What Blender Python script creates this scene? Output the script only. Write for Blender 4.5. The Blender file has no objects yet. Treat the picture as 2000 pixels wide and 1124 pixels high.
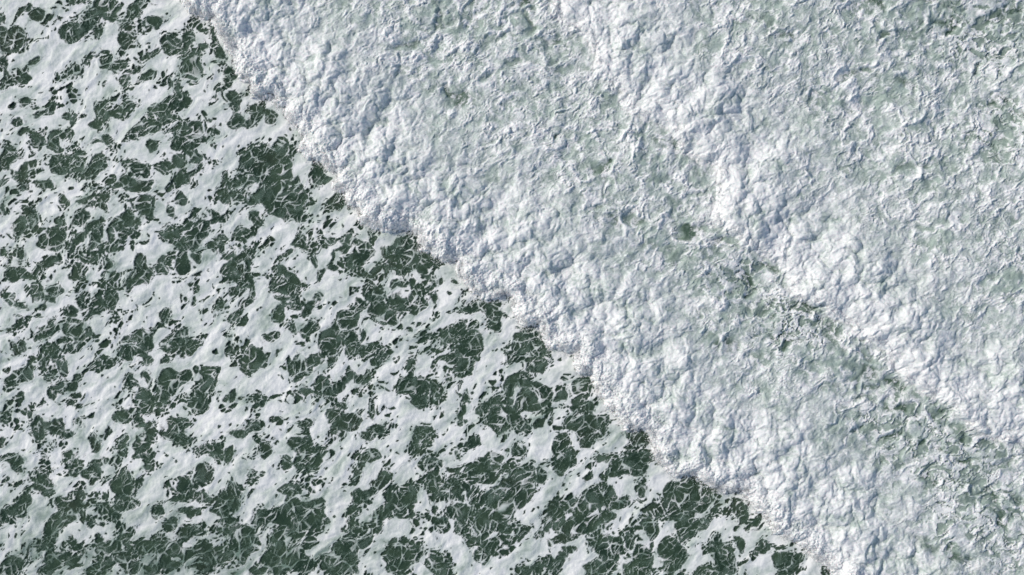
import bpy, math, time
import numpy as np

# ------------------------------------------------------------------ camera, sky, sun, exposure
S = bpy.context.scene
PX = 0.042                                    # metres of sea per photo pixel (photo 2000 x 1124)
W0, H0 = 2000.0, 1124.0
CAM_H = 100.0
cam_d = bpy.data.cameras.new("drone_camera")
cam = bpy.data.objects.new("drone_camera", cam_d)
S.collection.objects.link(cam)
cam.location = (0, 0, CAM_H)
cam_d.sensor_width = 36.0
cam_d.lens = 36.0 * CAM_H / (W0 * PX)
cam_d.clip_start, cam_d.clip_end = 1.0, 8000.0
S.camera = cam

SUN_EL, SUN_AZ = math.radians(36), math.radians(158)   # azimuth counter-clockwise from +X: light comes from the upper left
world = bpy.data.worlds.new("World")
S.world = world
world.use_nodes = True
wn = world.node_tree
sky = wn.nodes.new("ShaderNodeTexSky")
sky.sky_type = 'NISHITA'
sky.sun_disc = False
sky.sun_elevation = SUN_EL
sky.sun_rotation = math.pi / 2 - SUN_AZ
wn.links.new(sky.outputs[0], wn.nodes["Background"].inputs[0])
wn.nodes["Background"].inputs[1].default_value = 0.10
sun_d = bpy.data.lights.new("sun", 'SUN')
sun_d.energy = 2.8
sun_d.angle = math.radians(0.5)
sun_d.color = (1.0, 0.95, 0.87)
sun = bpy.data.objects.new("sun", sun_d)
S.collection.objects.link(sun)
sun.rotation_euler = (math.pi / 2 - SUN_EL, 0, SUN_AZ + math.pi / 2)
S.view_settings.view_transform = 'Standard'
S.view_settings.look = 'None'
S.view_settings.gamma = 1.0
S.view_settings.use_curve_mapping = False
S.view_settings.exposure = 0.0
S.cycles.max_bounces = 6
S.cycles.transparent_max_bounces = 8

# ------------------------------------------------------------------ noise on arrays (float32)
f32 = np.float32
_rng = np.random.RandomState(7)
_perm = _rng.permutation(4096).astype(np.int32)
_ga = _rng.rand(4096) * 2 * np.pi
_gx, _gy = np.cos(_ga).astype(f32), np.sin(_ga).astype(f32)
_r1, _r2, _r3 = (_rng.rand(4096).astype(f32) for _ in range(3))

def hsh(i, j, seed):
    return _perm[(_perm[(i + seed * 131) & 4095] + j) & 4095]

def per(x, y, seed=0):
    xi, yi = np.floor(x), np.floor(y)
    fx, fy = (x - xi).astype(f32), (y - yi).astype(f32)
    i, j = xi.astype(np.int32), yi.astype(np.int32)
    u = fx * fx * fx * (fx * (fx * 6 - 15) + 10)
    v = fy * fy * fy * (fy * (fy * 6 - 15) + 10)
    def g(a, b, dx, dy):
        h = hsh(i + a, j + b, seed)
        return _gx[h] * dx + _gy[h] * dy
    a = g(0, 0, fx, fy); b = g(1, 0, fx - 1, fy)
    c = g(0, 1, fx, fy - 1); d = g(1, 1, fx - 1, fy - 1)
    a += u * (b - a); c += u * (d - c)
    return (a + v * (c - a)) * 1.5

def fbm(x, y, seed, octv=3, gain=0.5, lac=2.07):
    t, amp = 0, 1.0
    for k in range(octv):
        t = t + amp * per(x, y, seed + k)
        x, y, amp = x * lac + 3.7, y * lac + 1.3, amp * gain
    return t

def vor(x, y, seed, jit=0.95):
    """F1, F2 distances and a random value of the nearest cell"""
    xi, yi = np.floor(x), np.floor(y)
    fx, fy = (x - xi).astype(f32), (y - yi).astype(f32)
    i, j = xi.astype(np.int32), yi.astype(np.int32)
    F1 = np.full(x.shape, 9, f32); F2 = F1.copy(); R = np.zeros(x.shape, f32)
    for a in (-1, 0, 1):
        for b in (-1, 0, 1):
            h = hsh(i + a, j + b, seed)
            d = (a + 0.5 + (_r1[h] - 0.5) * jit - fx) ** 2 + (b + 0.5 + (_r2[h] - 0.5) * jit - fy) ** 2
            near = d < F1
            F2 = np.where(near, F1, np.minimum(F2, d))
            R = np.where(near, _r3[h], R)
            F1 = np.where(near, d, F1)
    return np.sqrt(F1), np.sqrt(F2), R

def sst(a, b, x):
    t = np.clip((x - a) / (b - a), 0, 1)
    return (t * t * (3 - 2 * t)).astype(f32)
# ------------------------------------------------------------------ layout of this stretch of surf (photo pixels)
FRONT_1 = [(120, -420), (230, -240), (310, -90), (356, 0), (377, 30), (415, 39), (427, 60), (438, 82), (450, 103), (463, 132), (470, 153), (489, 165),
 (496, 192), (534, 194), (541, 210), (555, 214), (566, 238), (587, 253), (591, 281), (587, 295), (601, 310), (626, 317), (637, 327),
 (655, 342), (653, 367), (673, 377), (678, 395), (696, 406), (703, 430), (725, 445), (764, 455), (799, 450), (817, 459), (821, 487),
 (849, 502), (864, 509), (892, 512), (896, 541), (913, 555), (928, 580), (956, 585), (985, 576), (1000, 580), (1000, 601), (1009, 623),
 (1027, 637), (1052, 633), (1059, 651), (1066, 669), (1077, 683), (1102, 687), (1120, 687), (1122, 712), (1127, 729), (1148, 733),
 (1159, 747), (1163, 766), (1177, 784), (1194, 799), (1209, 820), (1219, 841), (1251, 838), (1269, 849), (1276, 884), (1290, 909),
 (1321, 932), (1355, 930), (1389, 952), (1417, 961), (1449, 955), (1457, 973), (1478, 998), (1499, 1019), (1510, 1041), (1528, 1048),
 (1563, 1062), (1581, 1087), (1610, 1101), (1631, 1124), (1700, 1190), (1830, 1300), (2050, 1520), (2700, 2300)]
FRONT_2 = [(880, -480), (990, -200), (1050, -80), (1080, 0), (1077, 21), (1098, 46), (1120, 60), (1148, 78), (1159, 117), (1162, 153), (1200, 166), (1209, 192),
 (1220, 215), (1248, 228), (1290, 242), (1315, 263), (1325, 292), (1345, 308), (1390, 318), (1402, 335), (1400, 356), (1396, 391), (1387, 438), (1410, 452),
 (1435, 460), (1442, 477), (1499, 502), (1528, 523), (1537, 548), (1542, 580), (1606, 598), (1610, 615), (1656, 630), (1677, 655),
 (1713, 672), (1741, 712), (1770, 750), (1834, 781), (1859, 802), (1905, 841), (1940, 856), (2000, 866), (2120, 930), (2300, 1090), (2700, 1350), (3600, 2000)]

# openings in the flat foam where dark water shows: crop origin, then (x, y, rx, ry[, angle]) in 1/2.81 pixel
HOLES = {
(0, 0): """60 240 60 50;110 190 45 55;15 200 20 60;20 100 25 25;205 80 40 30;145 50 25 30;180 330 40 20 35;405 180 75 45 20;485 105 65 25 60;
575 50 50 60;630 90 25 25;555 15 30 25;640 40 25 20;535 165 28 38;730 55 48 40 50;690 100 30 12 50;705 145 30 22;830 125 50 25 25;670 220 38 40;
580 325 33 55;655 355 45 30 45;940 240 50 48 30;1035 205 42 40;950 290 40 20;995 260 40 20;1100 268 45 18 25;1130 180 15 15;1180 170 18 25;
1190 240 20 40;1210 285 20 30;825 300 45 18 25;1070 370 45 65 0;1030 390 35 30;1270 400 35 30;975 470 25 40;925 460 15 30;815 415 40 22 25;
685 445 30 30;400 385 28 22;135 560 38 28 45;280 600 35 25 40;660 615 85 25 30;555 590 30 40;530 670 45 30 30;410 660 22 24;360 635 22 20;
225 635 40 15 10;95 670 35 15;860 600 30 25;925 580 45 40;925 640 35 30;850 680 30 50;1020 560 30 30;980 520 20 20;1285 530 35 28;
1290 585 25 20;1295 665 35 45;1380 660 60 22 40;1410 605 38 28;1485 655 28 38;775 710 40 38;735 745 38 25 30;970 695 45 12 20;1000 735 35 30;
1070 725 35 45;1190 715 25 20;1115 770 35 20 20;200 770 30 50;300 740 30 25;300 780 40 30;385 745 20 22;320 810 30 20;600 770 28 45 20;
830 800 35 28;530 785 20 12;1000 790 60 30;1040 820 30 30;440 840 32 28;330 910 65 50 20;415 905 40 45;320 855 25 13;545 910 65 35 65;
500 950 45 25 15;30 900 30 45;80 870 25 22;35 845 20 30;150 930 55 22 55;120 960 35 18 50;20 1010 25 22;250 1010 45 25;140 1025 25 18;
70 965 18 18;710 900 20 35;770 920 32 25;825 915 12 22;915 915 20 22;970 890 30 40;1080 870 30 25;1060 960 70 25 35;990 980 35 22 70;
770 1000 65 28 5;690 1000 40 30;640 1020 20 15;780 1045 40 15;1390 880 60 60;1470 850 60 50;1540 800 40 40;1540 900 65 80;1450 960 60 50;
1500 1030 90 60;1540 1090 100 60;1235 965 20 25;1310 1000 45 22 15;1350 990 20 25;1245 1085 30 35;1305 1078 25 18;1375 1100 25 20;
1740 950 30 55 -25;1775 995 40 32;1850 1090 45 25 20;1640 1050 35 40;1620 990 20 18;130 430 25 25;30 450 28 50 -20;20 355 15 25;500 335 20 15 25;
320 405 12 15;575 470 12 10;1128 490 9 13;1160 660 12 8;520 1100 70 20 10;350 1110 20 25;790 1110 60 15;995 1090 25 25;1200 515 40 9 40;430 5 30 12""",
(0, 370): """15 95 18 20;350 65 25 25;145 110 28 25;105 190 28 40;185 165 25 45;95 245 20 12;540 60 58 20 10;475 80 22 15;575 100 28 18;455 140 35 25 40;
430 190 50 18 45;345 190 20 28;290 255 48 40;320 280 20 40;290 290 40 30;225 295 15 12;500 215 60 20 45;555 180 25 18 30;425 300 55 22 60;
515 275 22 20;525 310 28 18;550 235 15 18;680 170 65 30 55;650 240 55 50 60;600 320 45 35 20;795 95 50 50;820 130 25 35;750 180 20 20;735 220 28 20;
930 115 30 30;1000 55 28 28;910 220 20 28;945 260 30 20;1000 230 20 15;1040 190 14 14;1185 135 55 18 -10;1110 220 50 45 60;1070 270 60 50 60;
1205 170 40 20;990 300 30 20;1040 310 40 22;1240 255 22 14;1210 320 18 38;1160 320 22 30;1255 365 35 18 45;1330 240 30 22 20;1415 170 40 20 -45;
1400 165 22 20;1245 40 32 35;1300 38 25 18;1540 40 120 45;1560 100 90 60;1600 150 60 40;1655 265 35 30;1630 290 30 15 30;1660 305 20 10;
1840 60 42 25 25;1810 285 25 25;1900 275 25 14;1890 325 28 15 25;1580 355 38 18 25;1360 345 48 30 20;1350 375 38 30;1245 440 30 35;1295 410 35 30;
1355 440 40 40;1300 480 30 20;1375 540 20 50;1340 520 40 35;1270 560 25 18;1360 620 35 20 50;1295 690 40 30 50;1220 630 30 14 55;1500 510 35 38;
1610 520 38 50;1560 530 40 30;1500 445 22 25;1560 450 25 22;1540 600 40 18;1625 600 15 20;1525 695 38 30;1570 640 30 15;1620 640 20 30;
1695 650 55 25 60;1745 590 18 18;1690 760 45 22 50;1610 775 16 18;1495 810 45 35 30;1725 390 18 40;1760 470 40 18 60;1845 400 40 20 40;
1960 390 40 30;770 395 42 35;760 480 55 42 50;735 330 16 16;720 540 30 18 60;800 450 25 50;900 380 30 25 30;895 440 32 28;1000 390 42 50;
1080 375 22 28;985 430 28 20;1090 555 22 18;1012 592 17 24;1070 620 30 18 60;285 390 30 22 60;235 420 35 18 45;85 465 45 38 20;155 475 25 18;
105 360 32 28;435 460 55 38 10;480 380 20 30;530 380 10 15;600 400 25 25;595 470 35 25;10 340 18 25;620 600 40 60;625 660 18 40;590 545 25 25;
200 550 42 40;310 550 40 24;270 600 25 15;235 650 25 28;55 590 28 30;115 640 40 20 5;455 610 18 28;385 670 40 28 30;530 645 50 30 60;
485 710 35 20 30;495 780 18 25;215 705 18 12;100 720 28 32;50 755 20 14;285 720 20 14 30;265 780 40 30 10;215 810 25 28;390 765 45 42;
400 870 30 30;430 800 20 40;140 860 22 22;270 880 45 25 5;95 880 18 18;170 925 20 22;225 945 18 25;155 1000 40 30 50;85 1045 40 30 15;
345 970 22 55 -10;300 930 12 18;420 1030 24 24;370 1085 40 25 10;290 1105 15 20;530 965 22 15;270 1015 15 20;905 685 28 28;700 820 40 25 10;
790 810 55 45;730 890 70 35 10;690 905 40 25;820 850 30 35;970 800 30 25;930 850 55 40 45;1040 860 55 45 40;905 945 30 22 20;805 940 28 28;
1020 775 16 18;1160 1010 52 38 10;1150 1080 48 50;1195 980 15 15;990 1030 35 28 40;930 1060 40 50;720 1060 25 28;800 1035 20 30;1400 930 60 65;
1350 1000 40 25;1340 950 28 25;1275 890 18 20;1660 950 32 50;1735 930 50 28 50;1690 1000 30 25;1600 980 25 30;1640 1040 20 20;1820 800 60 35 35;
1800 850 40 40;1920 720 55 35 35;1900 800 28 22;1930 860 30 40;1770 1080 35 35;1925 1010 18 25;1810 940 20 25;1955 660 15 40""",
(650, 370): """35 45 35 40;95 100 12 15;65 270 14 10;215 235 10 8;120 290 30 12 -20;45 340 45 20 20;200 325 30 35;120 395 35 25 40;165 380 40 15 20;255 450 70 25 10;
300 345 40 35;350 300 25 25;400 300 40 30;400 370 70 50;370 430 60 40;440 330 50 40;500 400 30 50;555 410 22 40;520 450 30 35;598 508 14 9;
670 495 16 12;535 535 18 25;445 535 30 35;360 520 35 25;250 570 40 40;210 530 15 15;180 570 20 18;340 620 45 50;450 630 70 55;230 650 50 55;
310 690 70 50;140 630 30 35;90 700 60 40 45;560 600 15 40;840 630 70 30 25;750 660 50 18 15;880 690 40 35;890 750 35 28;950 690 15 12;
650 790 85 42 40;770 830 45 55;750 900 60 45;660 930 50 35 15;700 880 40 25;1080 760 50 18 10;1030 860 55 45 60;960 910 30 30;1125 870 45 40;
1100 800 50 20;520 820 14 10;330 770 14 10;435 760 12 8;330 930 12 8;560 965 30 18 70;725 985 45 42 30;600 940 14 12;1110 965 50 32 10;
1150 970 20 25;1040 1020 28 22;1010 1055 28 25;960 1090 45 30 40;1100 1090 60 35;1370 1070 50 50;1275 1045 14 14;20 770 22 22;60 820 45 25 20;
110 850 25 22;165 790 15 22;180 880 35 35;100 895 18 14;265 890 25 30;245 950 25 20;90 1005 14 25;185 1030 28 18 60;140 1030 12 14;430 990 55 22 75;
390 1070 45 35 30;480 1090 45 30 60;580 1105 35 25;640 1020 14 20;30 1090 30 14 10""",
(650, 724): """475 135 35 75;575 125 40 45;710 15 35 22;740 135 18 35;700 215 18 50;710 295 28 18;700 90 16 18;210 210 25 45;830 205 50 30 10;910 165 60 40 25;970 90 25 35;
1015 60 25 25;1045 25 25 20;1100 150 90 55;1040 190 60 30;1150 130 60 50;1220 150 25 30;1270 130 30 25;935 275 90 60 15;1000 235 25 30;1050 300 30 28;
775 395 38 28;490 350 55 45 60;450 410 40 35 60;500 400 30 30;115 280 55 55;30 280 30 40;240 330 40 35;190 360 30 15;220 465 50 35;175 520 10 10;
560 520 60 45 35;545 600 35 60;550 680 15 40;665 545 28 22;680 460 15 10;800 520 65 35 25;810 560 55 55;890 470 55 25 -10;960 440 15 15;1025 440 30 30;
890 560 60 30 60;950 540 40 25;1040 580 60 60;1020 700 85 55 20;960 640 40 40;895 670 28 32;1000 640 50 50;1070 640 30 60;1140 575 28 35;860 710 15 30;
650 650 70 50 10;770 680 30 55;690 700 35 12;700 770 60 45;700 860 30 50;600 840 35 45;820 850 40 60;880 780 60 50;790 920 45 20;930 770 60 60;
920 870 40 30;1030 880 30 35;1250 420 40 75 -10;1250 520 45 70;1290 480 45 50;1420 310 80 75 30;1320 290 40 40;1380 390 40 30;1480 280 40 50;
1410 200 40 28;1370 90 45 60;1320 210 25 15;1330 170 14 12;1670 360 60 40;1620 410 20 15;1680 510 60 60;1620 520 70 40;1560 550 60 40;1480 490 40 25;
1720 480 25 40;1700 660 20 30;1420 710 70 60 15;1500 670 50 45;1560 720 80 40;1350 740 50 35;1220 760 50 50;1300 750 40 25;1350 840 130 55 15;
1420 830 60 45;1300 900 60 35 35;1220 940 35 25 30;1180 830 18 40;1150 900 15 18;1500 800 40 30;1180 1045 28 35;1240 1060 50 28 60;1090 1100 55 25 15;
1310 990 25 15;1430 930 35 30;1490 960 55 60;1550 980 45 70;1480 1080 70 45;1420 1100 40 25;1640 930 35 45;1740 845 35 50;1790 790 25 18;1700 1020 50 60;
1680 1090 80 40;1755 930 10 40;1900 680 50 60;1900 760 60 50;1850 640 25 30;1940 620 40 40;1930 880 40 40;1820 980 35 50;1900 1020 40 65;1840 1080 35 40;
265 610 80 35 40;145 690 35 35;110 790 22 50;210 720 20 15;420 650 25 25;390 720 70 65;330 760 60 45;280 780 60 30 10;420 790 50 30;240 850 30 50;
210 870 15 30;60 1000 80 65 60;110 930 35 50;60 1080 90 50;370 960 80 50;410 1010 75 70;350 1050 70 70;180 930 30 40;580 1060 60 50 30;825 1020 40 50;
880 970 45 45;800 990 20 20;970 940 10 10;130 590 25 30;10 310 15 30""",
(1300, 724): """30 660 40 50;100 640 60 40;170 660 80 60;220 690 35 40;180 740 55 45;70 740 70 40;100 880 40 50;180 850 40 30;70 1020 40 70;10 960 20 40;20 1080 20 40;
285 775 20 20;240 810 15 18;400 750 30 50;430 800 45 22 60;490 840 40 18 65;467 880 10 12;400 950 25 40;290 980 60 50;340 1060 55 50;270 1100 100 35;
530 965 40 30 25;490 990 20 20;620 1040 45 40;700 1030 40 40;690 1090 20 15;750 1010 20 20;640 1100 30 20;880 1095 30 30;140 590 40 25""",
(0, 724): """85 45 40 32;150 20 35 25;420 40 25 24;375 90 40 25 10;285 130 35 25 50;330 180 14 10;155 235 20 18;225 180 14 12;385 185 14 10;110 140 12 12;
210 310 40 60;310 305 55 26 70;370 350 38 32 40;428 298 20 18;275 310 12 18;20 265 20 20;10 390 15 20;720 75 35 28;780 125 30 35;800 170 50 50;
885 170 30 60;930 60 45 60;1005 50 45 28 60;1155 50 50 55;1110 130 20 25;1100 190 50 45 40;1055 170 25 15;1270 130 40 20 50;1425 160 40 35;
980 290 55 38;930 340 28 35;985 360 45 35;1025 385 20 15;1320 345 45 30;1390 310 30 25;730 230 35 25;670 260 45 40;760 290 35 25;825 320 30 50;
775 400 40 42;775 465 45 25;800 530 20 15;680 380 22 22;680 430 15 25;70 490 38 35;90 540 35 20;15 490 14 14;120 520 10 15;230 480 12 18;
405 550 35 50;415 500 25 20;495 575 45 48;520 540 30 20;545 500 50 20 10;390 465 20 15;515 410 40 28 60;680 580 40 48;650 620 40 30;690 670 45 60;
690 740 50 40;750 720 25 25;640 800 35 28;570 740 40 25 40;190 575 30 25;240 640 50 40;220 620 30 30;30 625 12 14;265 590 10 14;145 675 14 18;
130 740 60 42 70;80 770 30 30;20 810 25 50;1130 430 35 28;1190 450 35 35;1260 460 22 30;1460 440 35 35;1560 495 28 35;1385 555 25 20;1385 600 12 10;
1685 400 40 45;1620 400 35 35;1720 480 90 45 25;1640 500 30 30;1930 290 50 50;1870 190 28 22;1820 235 20 15;1690 290 28 20;1770 75 35 40;1850 90 45 20 20;
1690 125 40 20;1590 655 60 35;1120 550 40 35;1040 565 20 18;1010 650 45 60;1110 600 50 20 35;1120 700 40 25;1000 700 50 25;1280 640 25 50;1230 700 35 50;
1280 720 40 40;1210 770 45 30;880 770 35 40;1000 770 20 15;1080 780 40 30;1250 850 60 70;940 850 50 50;1010 890 50 50;1070 870 40 30;920 950 80 50;
1000 1000 60 60;700 920 70 40;780 980 120 50;700 1050 70 70;600 980 80 50;560 1070 110 55;820 1090 80 40;900 1050 80 60;500 850 45 40;440 760 25 30;
430 680 50 30;370 730 60 40;330 830 80 60;280 870 50 50;260 960 60 40;310 1050 90 60;430 960 60 50;390 1040 60 50;250 1100 70 30;90 1060 70 50;
40 1000 30 20;60 1100 60 30;10 970 14 20;130 890 15 12;1100 1000 120 60;1200 1040 100 60;1080 1080 90 40;1350 930 80 80;1320 1000 70 70;1250 1090 60 30;
1450 810 60 50 -10;1530 800 60 50;1640 760 90 60;1730 740 50 45;1720 810 50 60;1600 860 90 60;1700 950 50 50;1640 900 60 40;1790 820 28 25;
1600 1020 110 80;1500 1060 80 70;1540 960 80 50;1430 1080 70 50;1680 1060 40 60;1850 1060 90 60;1930 1000 50 60;1920 930 40 28;1940 800 25 50;1950 600 20 30""",
}
# clearer green water between the foam strings behind the fronts: same units, strength (1 = dark) last, angle fifth or 0
GREEN = {
(650, 0): """590 140 45 60 0 .8;600 80 40 35 0 .9;1080 120 30 95 0 .85;1040 10 60 25 0 1;800 40 70 35 0 .8;1220 240 55 40 0 .8;1210 310 60 30 0 .75;980 330 55 35 0 .7;700 550 60 50 -20 .9;650 520 50 25 0 1;
1010 820 35 45 0 .5;1240 745 25 20 0 1;1680 760 40 60 0 .5;1440 940 60 50 40 .9;1500 910 30 30 0 1;1290 890 50 35 0 .5;930 1000 50 50 0 .45;
590 320 45 45 0 .5;930 230 80 35 20 .6;420 240 90 35 0 .7;770 110 40 60 0 .6;1260 400 50 40 0 .5;1000 560 60 35 0 .5;1230 500 50 30 0 .45;1530 550 40 50 0 .5;1850 780 40 40 0 .8;
880 430 60 30 30 .4;1500 780 50 60 0 .4;680 1080 60 40 0 .35;1100 740 50 30 0 .4""",
(1300, 0): """150 60 55 55 0 .6;360 160 55 45 0 .5;560 150 55 55 0 .65;650 210 45 40 0 .85;1060 60 120 45 0 .7;1130 30 60 40 0 1;1320 90 50 55 0 .6;1430 30 80 50 0 .85;1250 280 40 60 0 .45;
1310 200 60 40 0 .7;900 190 60 40 0 .5;980 250 60 40 0 .45;1000 420 70 40 0 .85;1100 400 35 30 0 .8;1330 480 38 42 0 .95;1270 460 50 45 0 .7;830 560 35 35 0 .6;
1800 110 90 45 30 .7;1700 170 60 45 0 .6;1540 150 35 30 0 .95;1560 60 60 30 0 .8;1900 50 60 40 0 .9;1810 560 38 28 0 1;1700 390 25 30 0 .9;1440 695 38 20 20 .6;720 770 50 40 0 .5;1280 930 55 40 20 .7;1380 900 40 25 0 .8;
1520 910 35 50 0 .5;1800 780 60 35 0 .55;1540 730 25 28 0 .6;1640 760 50 40 0 .6;1620 520 60 45 0 .45;1200 210 30 25 0 .9;20 840 45 70 0 .7;1480 120 50 30 0 .8;1950 330 30 40 0 .6;1420 270 40 25 0 .6;1900 650 60 30 0 .6""",
(1300, 370): """130 240 70 35 0 .95;30 390 45 45 0 .6;290 285 70 40 0 1;290 350 60 45 0 .7;240 490 45 55 0 .55;250 440 30 20 0 1;330 560 60 35 0 .6;440 490 60 45 0 .9;
480 570 50 30 0 .8;640 510 25 35 0 .5;100 600 50 40 0 .5;270 850 45 65 0 .95;360 840 38 45 0 1;620 790 60 22 0 1;660 840 70 40 0 .95;520 940 65 45 0 .6;
910 830 60 45 0 .75;810 720 28 50 0 .6;580 720 18 20 0 .9;780 940 50 45 0 .6;760 1010 60 45 0 .5;920 1090 50 35 0 .7;1090 910 65 35 0 .75;1110 1000 55 40 0 .95;
1230 1060 28 38 0 1;1040 1040 45 50 0 .7;1280 1080 50 35 0 .9;1580 165 32 26 0 .6;1390 240 35 22 0 .6;1350 250 45 30 0 .35;1320 540 55 45 0 .4;1880 600 60 50 0 .65;
1750 490 50 30 0 .5;1690 920 50 40 0 .45;1730 700 60 55 0 .4;1500 630 60 40 0 .4;1260 640 45 45 0 .35;720 640 50 25 20 .6;780 610 60 12 0 1;560 650 60 30 30 .7;420 660 60 35 0 .5;560 420 50 30 0 .9;960 710 70 15 -20 .95;1100 830 28 14 0 1;50 700 60 60 0 .4;180 560 40 30 0 .5""",
(650, 370): """1550 200 40 35 0 .75;1460 100 50 35 0 .6;1650 170 70 40 0 .75;1940 250 50 22 0 1;1480 590 40 55 0 .4;1640 630 60 35 0 .8;1860 360 70 55 0 .6;1940 620 45 70 0 .6;
1270 220 70 45 0 .35;1020 340 35 22 0 .55;1330 440 50 45 0 .35;1870 100 35 50 0 .6;1500 280 50 30 0 .5;1760 560 60 40 0 .4;1800 450 80 30 0 .4""",
(1300, 724): """690 200 65 55 0 .45;860 290 50 35 0 .45;920 90 50 35 0 .8;1070 20 50 45 0 .8;1080 150 70 28 0 .9;1250 180 60 28 0 .9;1540 285 35 32 0 .5;1220 360 80 30 0 .95;
1320 350 22 55 0 .7;1400 400 35 32 0 .9;1490 420 50 32 0 .85;1550 490 16 20 0 .95;1640 510 70 20 0 .9;1860 520 40 28 0 .7;1900 490 50 22 0 .8;1430 590 50 50 -40 .95;
1180 520 22 10 0 .8;1060 660 55 28 0 .6;960 710 40 25 0 .7;1000 790 70 45 0 .4;1420 950 100 48 -15 .95;1590 1010 70 50 0 .95;1800 790 45 35 -30 .9;1850 800 80 45 0 .7;
1740 640 70 22 20 .85;1810 690 35 16 0 .9;1250 940 70 55 0 .55;1350 1080 70 45 0 .7;1700 1080 70 45 0 .8;560 110 45 35 0 .5;1140 100 40 30 0 .8;1000 380 60 25 0 .7;1620 380 25 40 0 .8;1500 210 60 25 -20 .8;
950 520 70 40 20 .6;1100 440 80 30 0 .6;1150 690 60 30 0 .5;1040 300 60 30 0 .6;1900 690 60 18 0 .7;1950 900 40 60 0 .6;1500 1100 80 30 0 .8;1700 720 60 25 20 .5;1350 260 70 25 30 .75""",
}
# ------------------------------------------------------------------ sampling grid (photo pixels, finer inside the frame)
def axis(lo, hi, step, reach):
    mid = np.arange(lo, hi + step, step)
    out, s = [], step
    while sum(out) < reach:
        s = min(s * 1.07, 34.0)
        out.append(s)
    out = np.cumsum(out)
    return np.concatenate([lo - out[::-1], mid, mid[-1] + out])
STEP = 1.6
ax, ay = axis(-50, 2050, STEP, 650), axis(-50, 1174, STEP, 650)
NX, NY = len(ax), len(ay)
X, Y = np.meshgrid(ax.astype(f32), ay.astype(f32))          # Y down, as in a picture

# a frame along the drift of the foam streaks (up and to the right) and gentle swirls
ca, sa = math.cos(math.radians(42)), math.sin(math.radians(42))
swx, swy = per(X / 170, Y / 170, 1), per(X / 170, Y / 170, 2)
wx1, wy1 = per(X / 34, Y / 34, 3), per(X / 34, Y / 34, 4)
wx2, wy2 = fbm(X / 12, Y / 12, 5, 2), fbm(X / 12, Y / 12, 8, 2)
wx3, wy3 = per(X / 21, Y / 21, 11), per(X / 21, Y / 21, 12)
Xw = X + 16 * swx + 6.5 * wx1 + 3.1 * wx3 + 0.8 * wx2
Yw = Y + 16 * swy + 6.5 * wy1 + 3.1 * wy3 + 0.8 * wy2
U, V = Xw * ca - Yw * sa, Xw * sa + Yw * ca

# ------------------------------------------------------------------ fronts: signed distance, positive behind the front
def signed(front):
    p = np.array(front, f32)
    D = np.full(X.shape, 1e9, f32)
    inside = np.zeros(X.shape, bool)
    poly = np.vstack([p, [[9000, 2300], [9000, -9000], [p[0][0], -9000]]]).astype(f32)
    for k in range(len(p) - 1):
        (x0, y0), (x1, y1) = p[k], p[k + 1]
        dx, dy = x1 - x0, y1 - y0
        t = np.clip(((X - x0) * dx + (Y - y0) * dy) / (dx * dx + dy * dy), 0, 1)
        D = np.minimum(D, (X - x0 - t * dx) ** 2 + (Y - y0 - t * dy) ** 2)
    for k in range(len(poly)):
        (x0, y0), (x1, y1) = poly[k], poly[(k + 1) % len(poly)]
        if y0 == y1:
            continue
        hit = ((y0 > Y) != (y1 > Y)) & (X < (x1 - x0) * (Y - y0) / (y1 - y0) + x0)
        inside ^= hit
    return np.where(inside, np.sqrt(D), -np.sqrt(D)).astype(f32)
d1, d2 = signed(FRONT_1), signed(FRONT_2)
def puffs(sc, seed):
    a, b, c = vor((X + 9 * wx1 + 2.0 * wx2) / sc, (Y + 9 * wy1 + 2.0 * wy2) / sc, seed)
    return 1 - np.minimum(a, 1) ** 2
rag = 12 * (puffs(30, 21) - 0.72) + 9 * (puffs(13, 22) - 0.72) + 5 * (puffs(6, 23) - 0.72) + 1.5 * fbm(X / 4.5, Y / 4.5, 24, 2)
e1, e2 = d1 + rag, d2 + rag

# ------------------------------------------------------------------ openings
def paint(table, soft, with_strength=False, wob=1.0):
    F = np.full(X.shape, 1e-6 if not with_strength else 0.0, f32)
    for (ox, oy), txt in table.items():
        for row in txt.replace("\n", "").split(";"):
            v = [float(q) for q in row.split()]
            cx, cy, rx, ry = ox + v[0] / 2.81, oy + v[1] / 2.81, v[2] / 2.81, v[3] / 2.81
            an = math.radians(v[4]) if len(v) > 4 else 0.0
            R = max(rx, ry) * soft + 26
            i0, i1 = np.searchsorted(ay, cy - R), np.searchsorted(ay, cy + R)
            j0, j1 = np.searchsorted(ax, cx - R), np.searchsorted(ax, cx + R)
            if i1 <= i0 or j1 <= j0:
                continue
            sl = (slice(i0, i1), slice(j0, j1))
            qx = X[sl] + wob * (8 * wx1[sl] + 3.0 * wx3[sl] + 1.0 * wx2[sl]) - cx
            qy = Y[sl] + wob * (8 * wy1[sl] + 3.0 * wy3[sl] + 1.0 * wy2[sl]) - cy
            c, s = math.cos(an), math.sin(an)
            a, b = qx * c - qy * s, qx * s + qy * c
            r = np.sqrt((a / rx) ** 2 + (b / ry) ** 2)
            if with_strength:
                F[sl] = np.maximum(F[sl], v[5] * (1 - sst(0.35, 1.6, r)))
            else:
                F[sl] += np.exp(np.clip((1 - r) * min(rx, ry), -40, 30) / 3.2)     # roughly pixels inside the opening
    return F
hole = 3.2 * np.log(paint(HOLES, 2.6))
green = paint(GREEN, 1.9, True, 2.4)
# outside the photograph the same kind of openings continue at random
outside = sst(0, 60, np.maximum.reduce([-X, X - W0, -Y, Y - H0]))
n_out = 26 * per(U / 62, V / 36, 31) - 9
hole = np.where(outside > 0, np.maximum(hole, n_out - 20 * (1 - outside)), hole)
green = np.maximum(green, outside * sst(0.15, 0.6, per(U / 80, V / 50, 33)))

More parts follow.
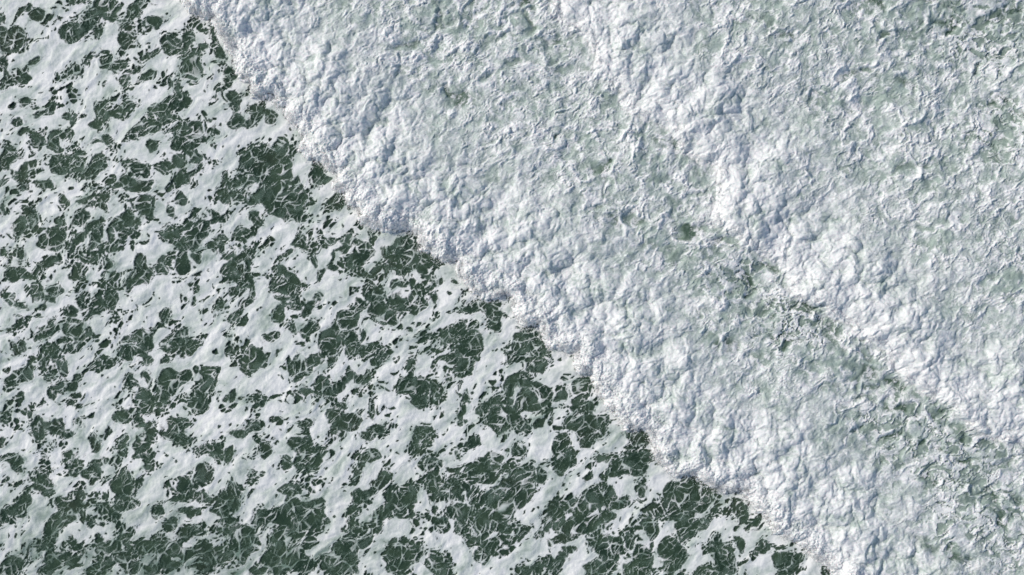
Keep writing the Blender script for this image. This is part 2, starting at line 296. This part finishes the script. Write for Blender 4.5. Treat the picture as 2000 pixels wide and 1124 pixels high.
# ------------------------------------------------------------------ flat foam in front of the first breaker
A1, B1, C1 = vor(U / 27, V / 17, 41)
A2, B2, C2 = vor(U / 13 + 3, V / 8.5, 42)
A3, B3, C3 = vor(U / 6.5, V / 4.6 + 7, 43)
g1, g2, g3 = B1 - A1, B2 - A2, B3 - A3
lace_n = fbm(X / 70, Y / 70, 44, 2)
lace_m = fbm(U / 24, V / 18, 47, 2)
thin = np.clip(sst(930, 1090, Y + 70 * swx + 0.08 * X + 40 * lace_n) * sst(950, 450, X), 0, 1)      # thin old foam, bottom left
fil1 = 1 - sst(0.02, 0.095, g1 - (0.09 + 0.08 * thin) * np.clip(lace_m - 0.05, -1, 1))
fil2 = (1 - sst(0.015, 0.09, g2 - 0.06 * lace_m)) * (0.25 + 0.75 * sst(-0.35, 0.35, lace_m + 0.45 * (C1 - 0.5)))
fil3 = (1 - sst(0.02, 0.13, g3)) * sst(0.2, 0.8, lace_m + 0.5 * (C2 - 0.4))
A0, B0, C0 = vor(U / 52, V / 34, 40)
deep = sst(3.5, 11, hole)
fil0 = (1 - sst(0.012, 0.060, (B0 - A0) - 0.04 * lace_m)) * deep
fil2 = fil2 * (1 - 0.85 * deep * sst(0.45, -0.25, lace_n))
fil1 = fil1 * (1 - 0.45 * deep * (C1 < 0.45))
fil3 = fil3 * (1 - 0.6 * deep)
lace = np.clip(np.maximum.reduce([fil0 * 0.95, fil1 * (0.72 + 0.28 * sst(-0.3, 0.5, lace_n + lace_m)), fil2 * 0.70, fil3 * 0.30]), 0, 1)
veil = 0.28 * thin * sst(0.15, 0.55, fbm(U / 40, V / 19, 56, 3) + 0.1) * (1 - 0.75 * sst(0.10, 0.35, g2) * (C2 < 0.75))
lace = np.maximum(lace, veil)
low_band = sst(960, 1080, Y) * sst(800, 550, X)
hole = hole - low_band * (2.0 + 8.5 * sst(-0.15, 0.5, fbm(U / 62, V / 22, 59, 3)))
inside = hole + 0.8 + 3.2 * (C1 - 0.5) + 0.6 * (C2 - 0.5) + 1.3 * fbm(X / 9, Y / 9, 53, 2)
open_ = sst(-0.5, 0.9, inside)                                            # 1 = open water
# specks of water in the closed foam, crowding round the openings
near = sst(-14, -1, hole)
speck_n = fbm(U / 70, V / 36, 51, 2)
p2 = np.clip(0.26 * sst(-0.05, 0.5, speck_n) + 0.52 * near * sst(-0.25, 0.5, speck_n), 0, 1)
p3 = np.clip(0.03 + 0.20 * sst(-0.1, 0.6, speck_n) + 0.50 * near * sst(-0.35, 0.4, speck_n), 0, 1)
sp2 = (C2 < p2) * sst(0.07, 0.22, g2)
sp3 = (C3 < p3) * sst(0.12, 0.32, g3)
p1 = np.clip(0.24 * sst(-0.3, 0.5, speck_n) + 0.10 * near, 0, 1)
sp1 = (C1 < p1) * sst(0.24, 0.38, g1 + 0.10 * fbm(X / 8, Y / 8, 55, 2)) * (1 - 0.8 * fil2) * (hole < -2)
wear = 0.75 * sst(0.62, 1.1, fbm(U / 9, V / 5, 54, 3) + 0.5 * near + 0.3 * speck_n - 0.15)
water_f = np.maximum.reduce([open_ * (1 - lace), sp1 * 0.95, sp2 * 0.95, sp3 * 0.9, wear * near * 0.8])
water_f = np.where(inside > 2, open_ * (1 - lace), water_f)
milk = open_ * (1 - 0.6 * thin) * (0.02 + 0.20 * sst(0.0, 0.9, fbm(U / 30, V / 22, 58, 3)) + 0.13 * sst(3.5, 0.5, inside))   # bubbles just under the surface
flat_a = np.clip(np.maximum(1 - water_f, milk), 0, 1)
bare = sst(0.35, 0.15, 1 - water_f)
flat_thick = np.clip(0.76 + 0.42 * fbm(U / 70, V / 26, 57, 5, 0.62) + 0.05 * fbm(X / 11, Y / 11, 60, 2) - 0.30 * sst(-5, 0.5, inside) * sst(0.2, -0.3, lace_m)
                     + 0.25 * sst(-2.4, -0.8, inside) * sst(0.6, -0.6, inside) - 0.25 * thin - 0.15 * open_, 0, 1) * (1 - bare)
flat_a = np.where(bare > 0.9, flat_a, flat_a * (1 - 0.08 * thin) * (0.75 + 0.25 * sst(0.1, 0.6, flat_thick)))
rim = sst(-3.2, -1.0, inside) * sst(1.2, -0.6, inside)
swell = 0.30 * per(U / 420, V / 300, 61) * 1.0
relief = sst(2.0, -14, inside)
flat_h = 0.05 + relief * (0.085 * fbm(U / 58, V / 26, 62, 2) + 0.028 * fbm(X / 15, Y / 15, 65, 3, 0.6) + 0.03) + 0.012 * lace + 0.03 * rim * sst(-0.4, 0.5, lace_n)

# ------------------------------------------------------------------ churned water behind the fronts
def front_height(e, top, tail):
    e = np.maximum(e, 0)
    return top * (1 - np.exp(-e / 15.0)) * (0.42 + 0.58 * np.exp(-(e / tail) ** 1.5))
vary = 0.75 + 0.5 * sst(-0.5, 0.5, per(X / 150, Y / 150, 71))
H1 = front_height(e1, 0.95, 190) * vary
H2 = front_height(e2, 0.70, 150) * vary
roll_a = sst(250, 80, d1 + 60 * per(X / 90, Y / 90, 72) - 20 + 35 * per(X / 30, Y / 30, 74)) * sst(-4, 6, -d2)
roll_b = sst(215, 50, d2 + 70 * per(X / 80, Y / 80, 73) - 20 + 35 * per(X / 30, Y / 30, 74)) * sst(-10, 8, d2 + rag)
roll_w = np.maximum(roll_a, roll_b).astype(f32)
# cauliflower lumps
qx, qy = X + 9 * wx1 + 3.5 * wx2, Y + 9 * wy1 + 3.5 * wy2
def puff(sc, seed):
    a, b, c = vor(qx / sc, qy / sc, seed)
    return 1 - np.minimum(a, 1) ** 2, c
P0, _c = puff(86, 80); P1, _c = puff(33, 81); P2, _c = puff(19, 82); P3, _c = puff(9.0, 83); P4, _c = puff(4.4, 84)
big = fbm(X / 60, Y / 60, 85, 2)
lump = 0.42 * P0 + 0.36 * P1 * (0.6 + 0.6 * P0) + 0.24 * P2 * (0.5 + 0.7 * P1) + 0.15 * P3 + 0.05 * P4 + 0.25 * big - 0.85
T1 = np.clip(1 - np.abs(per(qx / 15 + wx2 * 0.25, qy / 12, 161)) * 2.6, 0, 1) ** 1.5
T2 = np.clip(1 - np.abs(per(qx / 7.0, qy / 6.0 + wy2 * 0.25, 162)) * 2.3, 0, 1) ** 1.5
T3 = fbm(X / 3.4, Y / 3.4, 163, 2, 0.7)
grain = fbm(X / 3.6, Y / 3.6, 88, 2, 0.7)
# wrinkled strings of foam
def ridge(u, v, seed, sharp=2.2):
    return np.clip(1 - np.abs(per(u, v, seed)) * sharp, 0, 1)
tx, ty = fbm(X / 19, Y / 19, 121, 3, 0.6), fbm(X / 19, Y / 19, 125, 3, 0.6)
sx, sy = X + 24 * swx + 12 * wx1 + 7.5 * tx, Y + 24 * swy + 12 * wy1 + 7.5 * ty
su, sv = sx * ca - sy * sa, sx * sa + sy * ca
m1, m2, m3 = sst(-0.75, 0.25, per(X / 37, Y / 37, 131)), sst(-0.45, 0.35, per(X / 21, Y / 21, 132)), sst(-0.5, 0.3, per(X / 13, Y / 13, 133))
R1 = ridge(su / 66, sv / 36, 91, 3.0) * m1
R2 = ridge(su / 31, sv / 17, 92, 2.6) * m2
R3 = ridge(su / 15 + 5, sv / 8.5, 93, 2.2) * m3
R4 = ridge(sx / 7.5, sy / 6.0, 94, 2.0)
R5 = ridge(sx / 4.2, sy / 3.6, 96, 1.8)
na, nb, nc = vor(sx / 24, sy / 17, 134)
ma, mb, mc = vor(sx / 10.5, sy / 8.0, 135)
net1, net2 = 1 - sst(0.0, 0.34, nb - na), 1 - sst(0.0, 0.40, mb - ma)
netw = sst(-0.2, 0.45, fbm(X / 75, Y / 75, 136, 2))
# smooth boils welling up between ropes of froth, and a lacy net of holes in quieter spots
ba, bb, bc = vor((X + 26 * swx + 15 * wx1 + 6 * tx) / 74, (Y + 26 * swy + 15 * wy1 + 6 * ty) / 58, 151)
bg = bb - ba
boil = sst(0.12, 0.42, bg) * sst(0.42, 0.25, bc) * sst(-0.4, 0.4, tx)
rope = np.clip(1 - bg / 0.13, 0, 1) * sst(0.75, 0.4, bc) * m2
R0 = ridge(su / 150, sv / 62, 152, 5.5) * sst(-0.3, 0.3, per(X / 60, Y / 60, 153))
lacy = np.zeros_like(X)
for cx, cy, rx, ry in ((1830, 880, 190, 120), (1560, 620, 120, 70), (1915, 60, 120, 90), (1890, 1040, 190, 110), (1950, 250, 70, 80), (1440, 545, 70, 50)):
    lacy = np.maximum(lacy, 1 - sst(0.5, 1.2, np.sqrt(((X - cx) / rx) ** 2 + ((Y - cy) / ry) ** 2) + 0.4 * wx1))
lacy = np.maximum(lacy, outside * sst(0.0, 0.4, per(X / 220, Y / 220, 154)))
net_hole = lacy * sst(0.16, 0.34, mb - ma) * (mc < 0.45) + lacy * sst(0.10, 0.25, nb - na) * (nc < 0.42)
net_hole = np.clip(net_hole, 0, 1) * (1 - roll_w)
L1 = ridge(su / 48, sv / 13, 171, 3.2) ** 1.4 * m2
L2 = ridge(su / 22 + 3, sv / 7.0, 172, 2.8) ** 1.4 * m3
L3 = ridge((sx + 6 * wx2) / 17, (sy + 6 * wy2) / 17, 173, 4.0) ** 1.3 * m1
calm = np.clip(green * 1.25 + 0.50 * sst(0.10, 0.75, fbm(U / 75, V / 45, 165, 3)), 0, 1) * (1 - 0.55 * roll_w)
keep = (1 - 0.55 * calm) * (1 - 0.72 * boil) * (1 - 0.5 * lacy) * (1 - 0.6 * net_hole)
strings = np.clip((1 - 0.6 * boil) * (0.25 * R1 ** 2 + 0.40 * R2 ** 2 + 0.30 * R3 ** 1.6 + 0.30 * R4 ** 1.5 + 0.28 * R5 + 0.12 * T3 + 0.55 * L1 + 0.50 * L2 + 0.45 * L3 + netw * (0.55 * net1 * m2 + 0.30 * net2)) + 0.7 * rope + 0.7 * R0 ** 1.5, 0, 1.7)
wr_h = keep * (0.10 * R1 ** 2 + 0.085 * R2 ** 1.8 + 0.035 * R3 ** 1.5 + 0.020 * R4 + 0.010 * R5 + 0.055 * L1 + 0.035 * L2 + 0.04 * L3 + netw * (0.085 * net1 * m2 + 0.045 * net2))
wr_h += 0.13 * fbm(X / 60, Y / 60, 95, 2) + 0.05 * fbm(X / 20, Y / 20, 97, 3)
wr_h += 0.10 * boil * sst(0.0, 0.6, bg) + (1 - 0.4 * calm) * (0.10 * rope ** 1.5 + 0.14 * R0 ** 1.5) - 0.16 * calm - 0.06 * net_hole
churn_h = roll_w * (lump + 0.03 * grain * sst(110, 10, d1)) + (1 - roll_w) * wr_h + roll_w * 0.02 * T1
wave_h = np.maximum(H1, 0) + np.maximum(H2, 0) * (e2 > 0) + churn_h * sst(-2, 14, e1) * (0.35 + 0.65 * sst(0, 25, e1)) + 0.16 * sst(-14, 6, d1) + 0.055 * grain * sst(-14, 0, d1) * sst(60, 20, d1) + 0.025 * grain * sst(-6, 2, d2) * sst(60, 20, d2)
# colour: bubbles below the surface (turbid) and froth on it (froth)
frn = fbm(U / 90, V / 60, 101, 3)
crease = 1 - np.clip(0.45 * P0 + 0.55 * P1, 0, 1)
froth_roll = np.clip(0.22 + 0.55 * (P2 - 0.6) + 0.55 * (P1 - 0.6) + 0.45 * (P3 - 0.6) + 0.45 * fbm(X / 45, Y / 45, 103, 3) + 0.45 * T1 + 0.40 * T2 + 0.32 * T3 - 0.55 * calm + 0.35 * sst(110, 10, d1) * (d2 < 0) + 0.35 * sst(90, 10, d2) * (d2 > 0), 0, 1)
froth_wr = np.clip(-0.20 + 0.98 * strings + 0.22 * frn + 0.18 * tx - 0.20 * boil + 0.22 * lacy - 0.9 * net_hole - 0.90 * calm * (1 - 0.75 * np.clip(strings, 0, 1)), 0, 1)
froth = roll_w * froth_roll + (1 - roll_w) * froth_wr
fleck = 0.60 * fbm(X / 4.4, Y / 5.2, 141, 3, 0.6) + rag / 11
wave_a = sst(-0.22, 0.22, d1 / 11 + fleck)
in_2 = sst(-0.10, 0.22, d2 / 14 + fleck)
wave_a = np.where(d1 > 16, 1, wave_a)
froth = np.clip(np.maximum(froth, np.maximum(sst(30, 4, d1), sst(34, 6, d2) * in_2) * 0.97), 0, 1)
murk = fbm(X / 26, Y / 26, 106, 3)
turbid = np.clip(0.86 + 0.25 * roll_w + 0.28 * murk - 0.95 * sst(0.40, 1.20, green + 0.35 * murk * (green > 0.05)) * (1 - 0.5 * roll_w), 0, 1)
turbid = np.clip(turbid - 0.30 * net_hole, 0, 1)
ahead2 = sst(-70, -4, d2) * (d2 < 0)
turbid = np.clip(turbid - 0.25 * ahead2 * sst(0.0, 0.6, frn), 0, 1)

# ------------------------------------------------------------------ meshes
XW = ((X - W0 / 2) * PX).astype(f32)
YW = (-(Y - H0 / 2) * PX).astype(f32)
LEVEL = swell

def grid_normals(Z):
    zx = np.gradient(Z, axis=1) / np.gradient(XW, axis=1)
    zy = np.gradient(Z, axis=0) / np.gradient(YW, axis=0)
    n = np.stack([-zx, -zy, np.ones_like(Z)], -1)
    return (n / np.linalg.norm(n, axis=-1, keepdims=True)).astype(f32)

def sheet(name, Z, face_mask, attrs, mat, parent=None, normals=None):
    """one mesh from the grid faces in face_mask (NY-1, NX-1)"""
    fi, fj = np.nonzero(face_mask)
    a = fi * NX + fj
    quads = np.stack([a + NX, a + NX + 1, a + 1, a], -1)
    used, inv = np.unique(quads.ravel(), return_inverse=True)
    co = np.stack([XW.ravel()[used], YW.ravel()[used], Z.ravel()[used]], -1).astype(f32)
    me = bpy.data.meshes.new(name)
    me.vertices.add(len(used)); me.vertices.foreach_set("co", co.ravel())
    me.loops.add(quads.size); me.loops.foreach_set("vertex_index", inv.astype(np.int32).ravel())
    me.polygons.add(len(quads))
    me.polygons.foreach_set("loop_start", np.arange(0, quads.size, 4, dtype=np.int32))
    me.polygons.foreach_set("use_smooth", np.ones(len(quads), bool))
    me.update(calc_edges=True)
    for k, arr in attrs.items():
        at = me.attributes.new(k, 'FLOAT', 'POINT')
        at.data.foreach_set("value", arr.ravel()[used].astype(f32))
    if normals is not None:
        me.normals_split_custom_set_from_vertices(normals.reshape(-1, 3)[used])
    me.materials.append(mat)
    o = bpy.data.objects.new(name, me)
    S.collection.objects.link(o)
    o.parent = parent
    return o

# ------------------------------------------------------------------ materials
def nodes_of(name):
    m = bpy.data.materials.new(name); m.use_nodes = True
    nt = m.node_tree
    return m, nt, nt.nodes["Principled BSDF"], nt.nodes["Material Output"]
def N(nt, kind, **kw):
    n = nt.nodes.new(kind)
    for k, v in kw.items():
        setattr(n, k, v)
    return n
def attr(nt, name):
    n = N(nt, "ShaderNodeAttribute"); n.attribute_name = name
    return n.outputs["Fac"]
def math_(nt, op, a, b=None, c=None, clamp=False):
    n = N(nt, "ShaderNodeMath", operation=op); n.use_clamp = clamp
    for s, v in zip(n.inputs, (a, b, c)):
        if v is None: continue
        if isinstance(v, (int, float)): s.default_value = v
        else: nt.links.new(v, s)
    return n.outputs[0]
def mixc(nt, f, a, b):
    n = N(nt, "ShaderNodeMix", data_type='RGBA')
    for i, v in ((0, f), (6, a), (7, b)):
        if isinstance(v, tuple): n.inputs[i].default_value = v
        elif isinstance(v, float): n.inputs[i].default_value = v
        else: nt.links.new(v, n.inputs[i])
    return n.outputs[2]
def noise(nt, scale, detail=3.0, rough=0.55, vec=None):
    n = N(nt, "ShaderNodeTexNoise"); n.inputs["Scale"].default_value = scale
    n.inputs["Detail"].default_value = detail; n.inputs["Roughness"].default_value = rough
    if vec is not None: nt.links.new(vec, n.inputs["Vector"])
    return n.outputs["Fac"]
def obj_coord(nt):
    g = N(nt, "ShaderNodeNewGeometry")
    return g.outputs["Position"]
def bump(nt, h, dist, strength, p):
    b = N(nt, "ShaderNodeBump"); b.inputs["Distance"].default_value = dist; b.inputs["Strength"].default_value = strength
    nt.links.new(h, b.inputs["Height"]); nt.links.new(b.outputs[0], p.inputs["Normal"])

DEEP, SILT = (0.024, 0.048, 0.030, 1), (0.064, 0.102, 0.063, 1)
WATER, nt, P, OUT = nodes_of("deep_green_water")
pos = obj_coord(nt)
f = math_(nt, 'MULTIPLY_ADD', noise(nt, 0.45, 5, 0.6, pos), 3.0, -1.05, clamp=True)
col = mixc(nt, f, DEEP, SILT)
f2 = math_(nt, 'MULTIPLY_ADD', noise(nt, 0.21, 3, 0.6, pos), 4.0, -2.15, clamp=True)
col = mixc(nt, math_(nt, 'MULTIPLY', f2, 0.8), col, (0.046, 0.056, 0.034, 1))
nt.links.new(col, P.inputs["Base Color"])
P.inputs["Roughness"].default_value = 0.16; P.inputs["IOR"].default_value = 1.333
h = math_(nt, 'ADD', noise(nt, 1.1, 4, 0.6, pos), math_(nt, 'MULTIPLY', noise(nt, 5.0, 3, 0.6, pos), 0.25))
bump(nt, h, 0.25, 0.35, P)

FOAM, nt, P, OUT = nodes_of("lacy_sea_foam")
pos = obj_coord(nt)
thick = attr(nt, "thick")
fn = noise(nt, 9.0, 4, 0.65, pos)
tk = math_(nt, 'ADD', thick, math_(nt, 'MULTIPLY_ADD', fn, 0.16, -0.08), clamp=True)
col = mixc(nt, tk, (0.30, 0.42, 0.34, 1), (0.93, 0.925, 0.895, 1))
nt.links.new(col, P.inputs["Base Color"])
P.inputs["Roughness"].default_value = 0.75; P.inputs["Specular IOR Level"].default_value = 0.2
al = math_(nt, 'ADD', attr(nt, "cover"), math_(nt, 'MULTIPLY', math_(nt, 'SUBTRACT', fn, 0.5), math_(nt, 'MULTIPLY', math_(nt, 'SUBTRACT', 1.0, attr(nt, "cover")), 0.7)), clamp=True)
nt.links.new(al, P.inputs["Alpha"])
bump(nt, math_(nt, 'ADD', noise(nt, 6.0, 4, 0.65, pos), math_(nt, 'MULTIPLY', attr(nt, "cover"), 0.6)), 0.04, 0.45, P)

def white_water(name):
    m, nt, P, OUT = nodes_of(name)
    pos = obj_coord(nt)
    fn = noise(nt, 7.0, 5, 0.7, pos)
    fr = math_(nt, 'ADD', attr(nt, "froth"), math_(nt, 'MULTIPLY_ADD', fn, 0.5, -0.25), clamp=True)
    tb = math_(nt, 'ADD', attr(nt, "turbid"), math_(nt, 'MULTIPLY_ADD', fn, 0.3, -0.15), clamp=True)
    under = mixc(nt, tb, (0.085, 0.145, 0.098, 1), (0.475, 0.56, 0.505, 1))
    col = mixc(nt, fr, under, (0.88, 0.88, 0.87, 1))
    nt.links.new(col, P.inputs["Base Color"])
    P.inputs["Roughness"].default_value = 0.6; P.inputs["Specular IOR Level"].default_value = 0.25
    nt.links.new(attr(nt, "cover"), P.inputs["Alpha"])
    bump(nt, math_(nt, 'ADD', noise(nt, 5.0, 5, 0.7, pos), math_(nt, 'MULTIPLY', noise(nt, 14.0, 3, 0.65, pos), 0.45)), 0.07, 0.7, P)
    P.inputs['Subsurface Weight'].default_value = 0.7; P.inputs['Subsurface Radius'].default_value = (1.0, 1.15, 1.1); P.inputs['Subsurface Scale'].default_value = 0.09
    return m
WHITE = white_water("churned_white_water")
SPRAY, nt, P, OUT = nodes_of("white_spray")
df, tr, mx = N(nt, "ShaderNodeBsdfDiffuse"), N(nt, "ShaderNodeBsdfTranslucent"), N(nt, "ShaderNodeMixShader")
df.inputs[0].default_value = tr.inputs[0].default_value = (0.93, 0.93, 0.93, 1)
nt.links.new(df.outputs[0], mx.inputs[1]); nt.links.new(tr.outputs[0], mx.inputs[2]); nt.links.new(mx.outputs[0], OUT.inputs[0])

# ------------------------------------------------------------------ water: swell in the surf, flat out to the horizon
def facemean(a):
    return np.maximum.reduce([a[:-1, :-1], a[1:, :-1], a[:-1, 1:], a[1:, 1:]])
def water_sheet():
    xs = np.concatenate([[-4000, -2000, -1000, -500, -250, -160], np.linspace(-110, 110, 221), [160, 250, 500, 1000, 2000, 4000]]).astype(f32)
    gx, gy = np.meshgrid(xs, xs)
    xp, yp = gx / PX + W0 / 2, -gy / PX + H0 / 2
    a = xp + 16 * per(xp / 170, yp / 170, 1); b = yp + 16 * per(xp / 170, yp / 170, 2)
    fade = sst(108, 80, np.maximum(np.abs(gx), np.abs(gy)))
    z = 0.30 * per((a * ca - b * sa) / 420, (a * sa + b * ca) / 300, 61) * fade - 0.03
    n = len(xs)
    i, j = np.meshgrid(np.arange(n - 1), np.arange(n - 1), indexing='ij')
    k = (i * n + j).ravel()
    me = bpy.data.meshes.new("water")
    me.from_pydata(np.stack([gx, gy, z], -1).reshape(-1, 3).tolist(), [], np.stack([k, k + 1, k + n + 1, k + n], -1).tolist())
    me.polygons.foreach_set("use_smooth", np.ones(len(me.polygons), bool))
    me.materials.append(WATER)
    o = bpy.data.objects.new("water", me)
    S.collection.objects.link(o)
    o["kind"] = "structure"
    o["label"] = "dark green sea water showing through the openings in the foam"
water_sheet()

def thing(name, label, cat, loc, group=None):
    o = bpy.data.objects.new(name, None)
    S.collection.objects.link(o)
    o["label"], o["category"] = label, cat
    if group: o["group"] = group
    o.location = loc
    return o

flat_z = LEVEL + flat_h
fm = (facemean(flat_a) > 0.07) & (facemean(-d1) > -22)
# flat foam keeps the bore's foot company a little way under it, then stops
sea_foam = sheet("sea_foam", flat_z, fm, {"cover": flat_a, "thick": flat_thick}, FOAM)
sea_foam["kind"] = "stuff"
sea_foam["label"] = "flat lacy white foam drifting over dark green water ahead of the breakers"
sea_foam["category"] = "foam"

wz = LEVEL + wave_h
nrm = grid_normals(wz)
in2 = e2 > 0
second = in2[:-1, :-1] | in2[1:, :-1] | in2[:-1, 1:] | in2[1:, 1:]
allw = facemean(wave_a) > 0.02
rolling = facemean(roll_w) > 0.5
def at_level(o, root):
    o.matrix_parent_inverse = root.matrix_world.inverted()
def breaker(label, front, mask):
    mx, my = front[len(front) // 2]
    root = thing("breaking_wave", label, "wave", ((mx - W0 / 2) * PX, -(my - H0 / 2) * PX, 0.0), "parallel breakers rolling towards the lower left")
    bpy.context.view_layer.update()
    at = {"cover": wave_a, "froth": froth, "turbid": turbid}
    for nm, mk in (("crest", mask & rolling), ("trailing_foam", mask & ~rolling)):
        o = sheet(nm, wz, mk, at, WHITE, root, nrm)
        at_level(o, root)
    return root
wave_one = breaker("foremost long breaker of tumbling white water bordering the dark foam-laced sea", FRONT_1, allw & ~second)
wave_two = breaker("second breaker rolling in behind the foremost one over pale churned water", FRONT_2, allw & second)

# ------------------------------------------------------------------ spray thrown off the fronts
rs = np.random.RandomState(11)
def spray(root, front, d, n, top, seed):
    inf = (X > -60) & (X < 2060) & (Y > -60) & (Y < 1184)
    w = np.where(inf, np.exp(-((d - 4) / 8.5) ** 2) + 0.10 * sst(-4, 6, d) * sst(90, 10, d), 0) * sst(-0.5, 0.45, fbm(X / 22, Y / 22, seed, 2))
    w = (w / w.sum()).ravel()
    pick = rs.choice(w.size, n, p=w)
    x = X.ravel()[pick] + rs.uniform(-1.5, 1.5, n); y = Y.ravel()[pick] + rs.uniform(-1.5, 1.5, n)
    base = wz.ravel()[pick] * (d.ravel()[pick] > 0)
    z = base + rs.rand(n) ** 1.6 * top
    r = 0.012 + 0.030 * rs.rand(n) ** 3
    octa = np.array([(1, 0, 0), (-1, 0, 0), (0, 1, 0), (0, -1, 0), (0, 0, 1), (0, 0, -1)], f32)
    tri = np.array([(0, 2, 4), (2, 1, 4), (1, 3, 4), (3, 0, 4), (2, 0, 5), (1, 2, 5), (3, 1, 5), (0, 3, 5)], np.int32)
    c = np.stack([(x - W0 / 2) * PX, -(y - H0 / 2) * PX, z], -1)
    co = (c[:, None, :] + octa[None] * r[:, None, None] * rs.uniform(0.7, 1.6, (n, 6, 1))).reshape(-1, 3).astype(f32)
    fc = (tri[None] + 6 * np.arange(n, dtype=np.int32)[:, None, None]).reshape(-1, 3)
    me = bpy.data.meshes.new("spray")
    me.vertices.add(len(co)); me.vertices.foreach_set("co", co.ravel())
    me.loops.add(fc.size); me.loops.foreach_set("vertex_index", fc.ravel())
    me.polygons.add(len(fc)); me.polygons.foreach_set("loop_start", np.arange(0, fc.size, 3, dtype=np.int32))
    me.update(calc_edges=True)
    me.materials.append(SPRAY)
    o = bpy.data.objects.new("spray", me)
    S.collection.objects.link(o)
    o.parent = root
    at_level(o, root)
    o["kind"] = "stuff"
spray(wave_one, FRONT_1, d1, 30000, 0.35, 111)
spray(wave_two, FRONT_2, d2, 9000, 0.25, 112)
